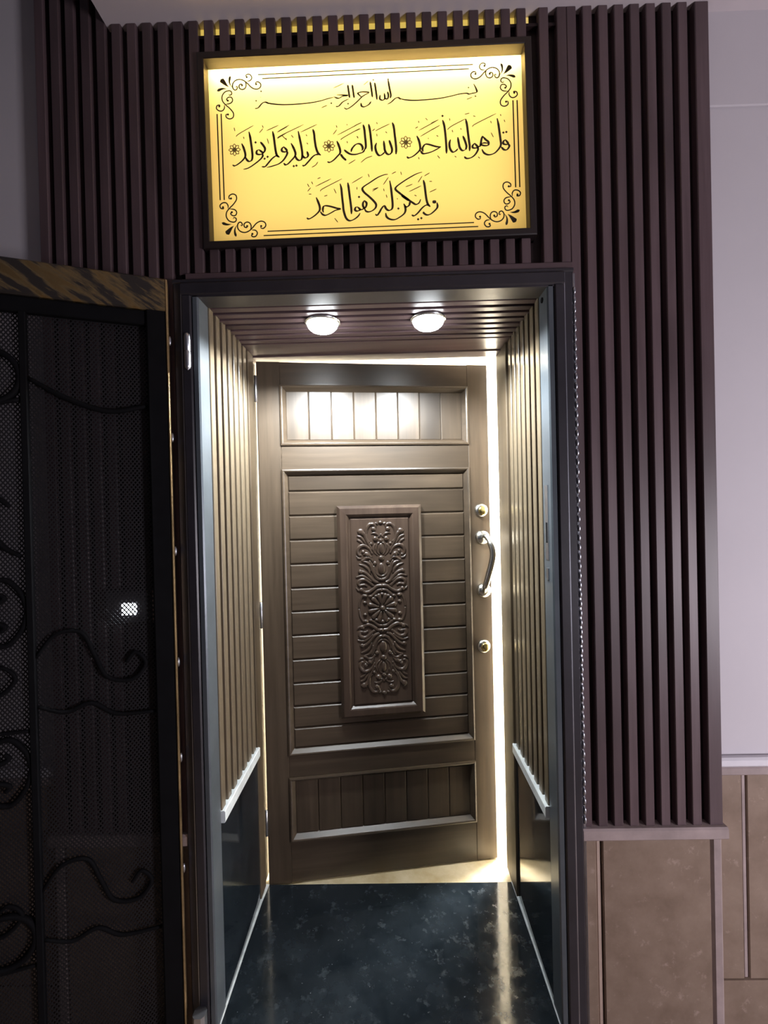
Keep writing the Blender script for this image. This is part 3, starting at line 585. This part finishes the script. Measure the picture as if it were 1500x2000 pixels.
# ironmongery
def rose(mb, x, z, prof): return mb.lathe([(r, -h) for r, h in prof], 1, (x, 0, z), 22)
for i, (x, z) in enumerate(((0.937, 1.505), (0.936, 0.917))):
    l = obj('lock_rose', rose(MB(), x, z, [(0.029, 0.0), (0.029, 0.006), (0.025, 0.012), (0.018, 0.015)]), M['nickel'], door, True)
    obj('lock_cylinder', rose(MB(), x + 0.002, z - 0.001, [(0.019, 0.012), (0.019, 0.021), (0.016, 0.024), (0.0, 0.025)]), M['brass'], l, True)
hd = obj('pull_handle', rose(rose(MB(), 0.939, 1.388, [(0.031, 0.0), (0.031, 0.008), (0.025, 0.016), (0.012, 0.022)]), 0.941, 1.158, [(0.031, 0.0), (0.031, 0.008), (0.025, 0.016), (0.012, 0.022)]), M['nickel'], door, True)
g = smooth_line([(0.938, -0.016, 1.396), (0.943, -0.045, 1.392), (0.955, -0.066, 1.360), (0.960, -0.072, 1.320), (0.952, -0.068, 1.270), (0.940, -0.060, 1.220), (0.932, -0.052, 1.185), (0.933, -0.036, 1.165), (0.940, -0.016, 1.158)], 5)
rr = [0.013 if 8 < i < 32 else 0.010 for i in range(len(g))]
obj('grip', MB().tube(g, rr, 12), M['nickel'], hd, True)
obj('latch', MB().cbox(W1 - 0.001, W1 + 0.007, 0.014, 0.030, 1.035, 1.075, 0.001), M['brass'], door)
for z in (2.02, 1.10, 0.25):
    obj('hinge', MB().lathe([(0.0, z - 0.055), (0.006, z - 0.052), (0.006, z + 0.052), (0.0, z + 0.055)], 2, (0.001, -0.006, 0), 10), M['steel'], door, True)

# ================================================================== downlights
def batwing_lamp(name, loc, power, color):
    """the wide-angle (batwing) beam of a recessed downlight: little straight down, nothing near the ceiling"""
    d = bpy.data.lights.new(name, 'POINT'); d.energy = power; d.color = color; d.shadow_soft_size = 0.022
    d.use_nodes = True
    nt = d.node_tree; em = nt.nodes['Emission']
    ge = nt.nodes.new('ShaderNodeNewGeometry'); sx = nt.nodes.new('ShaderNodeSeparateXYZ'); ab = nt.nodes.new('ShaderNodeMath'); ab.operation = 'MULTIPLY'; ab.inputs[1].default_value = -1.0
    nt.links.new(ge.outputs['Incoming'], sx.inputs[0]); nt.links.new(sx.outputs[2], ab.inputs[0])
    cr = nt.nodes.new('ShaderNodeValToRGB'); e = cr.color_ramp.elements
    e[0].position = 0.16; e[0].color = (0, 0, 0, 1)
    e[1].position = 1.0; e[1].color = (0.30,) * 3 + (1,)
    for p, v in ((0.42, 1.0), (0.66, 1.0), (0.93, 0.44), (0.975, 0.32)):
        q = e.new(p); q.color = (v, v, v, 1)
    nt.links.new(ab.outputs[0], cr.inputs[0]); nt.links.new(cr.outputs[0], em.inputs['Strength'])
    o = bpy.data.objects.new(name, d); COL.objects.link(o); o.location = loc
    return o
for i, x in enumerate((-0.172, 0.180)):
    d = thing('downlight', 'glowing round recessed downlight in the doorway ceiling, the %s of the two' % ('left' if i == 0 else 'right'), 'ceiling light', (x, 0.203, 2.15), (0, 0, 0), 'downlights in the doorway ceiling')
    obj('ring', MB().lathe([(0.051, -0.001), (0.051, -0.008), (0.055, -0.0085), (0.059, -0.004), (0.059, 0.0), (0.054, 0.002)], 2, (0, 0, 0), 28), M['chrome_ring'], d, True)
    obj('lens', MB().lathe([(0.051, -0.004), (0.051, -0.012), (0.047, -0.021), (0.037, -0.030), (0.022, -0.036), (0.008, -0.038), (0.001, -0.038)], 2, (0, 0, 0), 28), M['lens'], d, True)
    batwing_lamp('downlight_beam', (x, 0.203, 2.104), (112.0, 78.0)[i], (0.92, 0.97, 1.0))

# ================================================================== illuminated sign
SCX, SCZ = -0.001, 2.604
sg = thing('illuminated_sign', 'glowing yellow sign with three lines of black Arabic calligraphy above the doorway', 'sign', (SCX, 0.045, SCZ), (0, math.radians(-0.6), 0))
W, H = 0.949, 0.531
obj('frame', MB().frame(-0.491, 0.481, -0.304, 0.266, [(0.0, 0.014), (0.0, -0.034), (0.003, -0.036), (0.018, -0.036), (0.020, -0.034), (0.020, 0.014)]), M['sign_wood'], sg)
face = MB(); face.add([(-0.474, 0.0, -0.287), (0.4635, 0.0, -0.287), (0.4635, 0.0, 0.249), (-0.474, 0.0, 0.249)], [(0, 1, 2, 3)])   # one translucent skin
obj('sign_face', face, M['sign_face'], sg)
lb = MB().box(-0.480, 0.470, 0.100, 0.104, -0.30, 0.26).box(-0.480, 0.470, 0.004, 0.104, 0.252, 0.26).box(-0.480, 0.470, 0.004, 0.104, -0.30, -0.292).box(-0.480, -0.476, 0.004, 0.104, -0.30, 0.26).box(0.466, 0.470, 0.004, 0.104, -0.30, 0.26)
obj('light_box', lb, M['boxwhite'], sg)
def sgl(name, loc, rot, sx, sy, p, col, spread=PI):
    d = bpy.data.lights.new(name, 'AREA'); d.shape = 'RECTANGLE'; d.size = sx; d.size_y = sy; d.energy = p; d.color = col; d.spread = spread
    o = bpy.data.objects.new(name, d); COL.objects.link(o); o.parent = sg; o.location = loc; o.rotation_euler = rot
    return o
# back panel glow, and the strip along the top edge (area lights shine along local -Z)
sgl('sign_back_lamp', (-0.005, 0.096, -0.02), (math.radians(-90), 0, 0), 0.93, 0.52, 2.65, (1.0, 0.98, 0.95))
sgl('sign_top_lamp', (0.0, 0.034, 0.243), (math.radians(-45), 0, 0), 0.92, 0.016, 4.2, (1.0, 0.98, 0.95))

def ribbon(mb, pts, w, y, taper=True, nib=None, prof=None):
    P = smooth_line(pts, 5); n = len(P); vs = []
    for i, p in enumerate(P):
        t = (P[min(i + 1, n - 1)] - P[max(i - 1, 0)])
        if t.length < 1e-9: t = Vector((1, 0))
        t.normalize()
        a = Vector((-t.y, t.x)); ww = w / 2
        if nib is not None:
            ww *= 0.45 + 0.55 * abs(math.sin(math.atan2(t.y, t.x) - nib))
        if taper:
            e = min(i, n - 1 - i) / max(1, n - 1)
            ww *= min(1.0, 0.45 + e * 5)
        if prof: ww = prof(i / (n - 1))
        vs += [p + a * ww, p - a * ww]
    mb.add([(v.x, y, v.y) for v in vs], [(2 * i, 2 * i + 1, 2 * i + 3, 2 * i + 2) for i in range(n - 1)])
lines = {1: MB(), 2: MB(), 3: MB(), 'm': MB()}
def unp(a): return [(a[i] * 1e-4, a[i + 1] * 1e-4) for i in range(0, len(a), 2)]
for g, w, a in STROKES:
    if g == 'm': lines[g] = MB()
    ribbon(lines[g], unp(a), w * 1e-4 * (1.5 if g != 1 else 1.7), -0.0009 - (0.0003 if g != 'm' else 0), True, math.radians(20) if g != 'm' else None)
    if g == 'm': obj('vowel_mark', lines[g], M['faint'], sg)
for g, x, z in DOTS:
    x *= 1e-4; z *= 1e-4; r = 0.0040 if g != 1 else 0.0030
    lines[g].add([(x - r, -0.0012, z), (x, -0.0012, z - r), (x + r, -0.0012, z), (x, -0.0012, z + r)], [(0, 1, 2, 3)])
for k in (1, 2, 3): obj('calligraphy_line', lines[k], M['ink'], sg)
for x, z, r in FLOWERS:
    x *= 1e-4; z *= 1e-4; r *= 1e-4; f = MB()
    for i in range(8):
        t = 2 * PI * i / 8
        ribbon(f, [(x + math.cos(t) * r * 0.2, z + math.sin(t) * r * 0.2), (x + math.cos(t - 0.35) * r * 0.7, z + math.sin(t - 0.35) * r * 0.7), (x + math.cos(t) * r, z + math.sin(t) * r)], 0.0022, -0.0012, False)
        ribbon(f, [(x + math.cos(t) * r * 0.2, z + math.sin(t) * r * 0.2), (x + math.cos(t + 0.35) * r * 0.7, z + math.sin(t + 0.35) * r * 0.7), (x + math.cos(t) * r, z + math.sin(t) * r)], 0.0022, -0.0013, False)
    f.add([(x + math.cos(2 * PI * i / 8) * r * 0.25, -0.0014, z + math.sin(2 * PI * i / 8) * r * 0.25) for i in range(8)], [tuple(range(8))])
    obj('verse_marker', f, M['faint'], sg)
MX, MZ = -0.0015, -0.0152
for sx in (1, -1):
    for sz in (1, -1):
        c = MB()
        for kind, w, a in CORNER:
            P = [((x - MX) * sx + MX, (z - MZ - 0.004) * sz + MZ) for x, z in unp(a)]
            if kind:
                ww = w * 0.0000115 * 10
                ribbon(c, P, ww, -0.0012, False, None, lambda t, ww=ww: max(0.0006, ww * (t ** 0.8) * (1.0 if t < 0.86 else max(0.0, (1 - t) / 0.14) ** 0.5)))
            else:
                n = len(P)
                ribbon(c, P, 0.0037, -0.0011, True)
                x, z = P[-1]; r = 0.0034
                c.add([(x + math.cos(2 * PI * i / 8) * r, -0.0013, z + math.sin(2 * PI * i / 8) * r) for i in range(8)], [tuple(range(8))])
        obj('corner_scroll', c, M['ink'], sg)
for off in (0.0, 0.0122):
    hh, hw = 0.239 - off, 0.4465 - off
    for s in (1, -1):
        obj('border_line', MB().box(-0.3200 + MX + off, 0.3200 + MX - off, -0.0012, -0.0006, MZ + s * hh - 0.0015, MZ + s * hh + 0.0015), M['ink'], sg)
        obj('border_line', MB().box(MX + s * hw - 0.0018, MX + s * hw + 0.0018, -0.0012, -0.0006, MZ - 0.128, MZ + 0.128), M['ink'], sg)
# added glowing strip, standing in for light leaking over the sign box
ls = thing('led_strip', 'warm yellow light strip glowing between the slat tops above the sign', 'light strip', (0, 0, 0))
obj('strip', MB().box(-0.52, 0.575, 0.0475, 0.058, 2.931, 2.966), M['led'], ls)

# ================================================================== security gate
GA = math.radians(201.5)
gt = thing('security_gate', 'black steel mesh gate with bronze top rail, swung open left of the doorway', 'gate', (-0.585, -0.030, 0.0), (0, 0, GA))
GW = 1.08
obj('top_rail', MB().cbox(-0.002, GW, -0.040, 0.0, 2.097, 2.190, 0.004, 0), M['patina'], gt)['label'] = 'bronze brushed top rail'
obj('bottom_rail', MB().cbox(0.0, GW, -0.040, 0.0, -0.090, -0.010, 0.004, 0), M['iron'], gt)
for a, b in ((0.0, 0.052), (GW - 0.052, GW)):
    st = obj('stile', MB().cbox(a, b, -0.039, -0.001, -0.010, 2.097, 0.004), M['iron'], gt)
    if a == 0: obj('edge_strip', MB().cbox(-0.005, 0.0005, -0.034, 0.003, -0.088, 2.186, 0.002), M['gold_edge'], gt)['label'] = 'worn gold edge strip'
obj('inner_rail', MB().cbox(0.052, GW - 0.052, -0.034, -0.010, 2.057, 2.097, 0.003, 0), M['iron'], gt)
obj('inner_rail', MB().cbox(0.052, GW - 0.052, -0.034, -0.010, -0.010, 0.030, 0.003, 0), M['iron'], gt)
for u in (0.335, 0.690):
    obj('upright_bar', MB().cbox(u, u + 0.0165, -0.030, -0.010, 0.030, 2.057, 0.002), M['iron'], gt)
# woven diagonal mesh behind the bars
ms = MB()
def clip(u0, z0, du, dz, ua, ub, za, zb):
    t0, t1 = -9.0, 9.0
    for p, d, a, b in ((u0, du, ua, ub), (z0, dz, za, zb)):
        ta, tb = (a - p) / d, (b - p) / d
        if ta > tb: ta, tb = tb, ta
        t0, t1 = max(t0, ta), min(t1, tb)
    return (t0, t1) if t1 - t0 > 0.004 else None
UA, UB, ZA, ZB = 0.050, GW - 0.050, 0.028, 2.059
for sgn, yy in ((1, -0.0335), (-1, -0.0325)):
    th = math.radians(52) * sgn; du, dz = math.cos(th), math.sin(th); nu, nz = -dz, du
    pitch = 0.0082; wdt = 0.0017
    k = -400
    while k < 400:
        c = clip(0.54 + nu * pitch * k, 1.1 + nz * pitch * k, du, dz, UA, UB, ZA, ZB)
        if c:
            pu, pz = 0.54 + nu * pitch * k, 1.1 + nz * pitch * k
            a = (pu + du * c[0], pz + dz * c[0]); b = (pu + du * c[1], pz + dz * c[1])
            q = [(a[0] + nu * wdt, a[1] + nz * wdt), (b[0] + nu * wdt, b[1] + nz * wdt), (b[0] - nu * wdt, b[1] - nz * wdt), (a[0] - nu * wdt, a[1] - nz * wdt)]
            ms.add([(u, yy, z) for u, z in q] + [(u, yy + 0.001, z) for u, z in q], [(0, 1, 2, 3), (4, 5, 6, 7), (0, 1, 5, 4), (2, 3, 7, 6)])
        k += 1
wm = obj('wire_mesh', ms, M['mesh'], gt); wm['kind'] = 'stuff'
def scroll(pts, r=0.0075, name='scroll'):
    P = smooth_line([(u, -0.020, z) for u, z in pts], 6)
    n = len(P)
    obj(name, MB().tube(P, [r * (0.75 + 0.25 * min(1, 4 * min(i, n - 1 - i) / n)) for i in range(n)], 8, True, (1, 0.9)), M['iron'], gt, True)
def ring(u, z, r):
    P = [(u + r * math.cos(2 * PI * i / 28), -0.020, z + r * math.sin(2 * PI * i / 28)) for i in range(29)]
    obj('ring', MB().tube(P, 0.0085, 8), M['iron'], gt, True)
def cscroll(u, z, s, h):
    """C scroll with two inward curls; s = direction it opens to"""
    for k in (1, -1):
        scroll([(u, z), (u + s * 0.012, z + k * h * 0.55), (u + s * 0.045, z + k * h), (u + s * 0.085, z + k * h * 0.86), (u + s * 0.098, z + k * h * 0.55), (u + s * 0.075, z + k * h * 0.30), (u + s * 0.048, z + k * h * 0.42), (u + s * 0.058, z + k * h * 0.58)])
for z in (1.888, 0.42):
    for u in (0.343 + 0.078, 0.698 + 0.088): ring(u, z, 0.068)
for u in (0.352, 0.707):
    for z in (1.275, 0.86): cscroll(u, z, 1, 0.085)
    scroll([(u + 0.01, 1.42), (u + 0.05, 1.45), (u + 0.08, 1.51), (u + 0.06, 1.57), (u + 0.03, 1.55)])
for u0, kw in ((0.052, 1.0), (0.3515, 1.196)):
    for zc in (1.12, 0.50):
        scroll([(u0 + kw * a, zc + c) for a, c in ((0.284, 0.03), (0.24, 0.085), (0.18, 0.085), (0.15, 0.02), (0.12, -0.045), (0.06, -0.06), (0.025, -0.02), (0.05, 0.015), (0.075, -0.01))], 0.006)
        scroll([(u0 + kw * a, zc + c) for a, c in ((0.284, -0.10), (0.22, -0.125), (0.16, -0.11), (0.10, -0.15), (0.0, -0.16))], 0.006)
    scroll([(u0 + kw * a, c) for a, c in ((0.0, 1.83), (0.10, 1.81), (0.20, 1.84), (0.284, 1.888))])
for z in (2.017, 1.74, 1.414, 1.094, 0.818, 0.497):
    obj('weld_bead', MB().ball((-0.008, -0.010, z), 0.005, 0.006, 0.014, 8, 6), M['steel'], gt, True)

# ================================================================== small dark box with a lit front, seen through the gate
ic = thing('wall_intercom', 'small dark wall intercom with a glowing white screen, seen through the gate mesh', 'intercom', (-0.722, 0.02, 1.252))
obj('body', MB().panel(-0.078, 0.056, -0.048, 0.050, 0.0, -0.024, 0.006), M['plastic'], ic)
obj('screen', MB().panel(-0.028, 0.016, -0.022, 0.012, -0.0235, -0.0265, 0.002), M['screen'], ic)
obj('button_strip', MB().panel(0.060, 0.080, -0.048, 0.050, 0.0, -0.024, 0.004), M['redplastic'], ic)
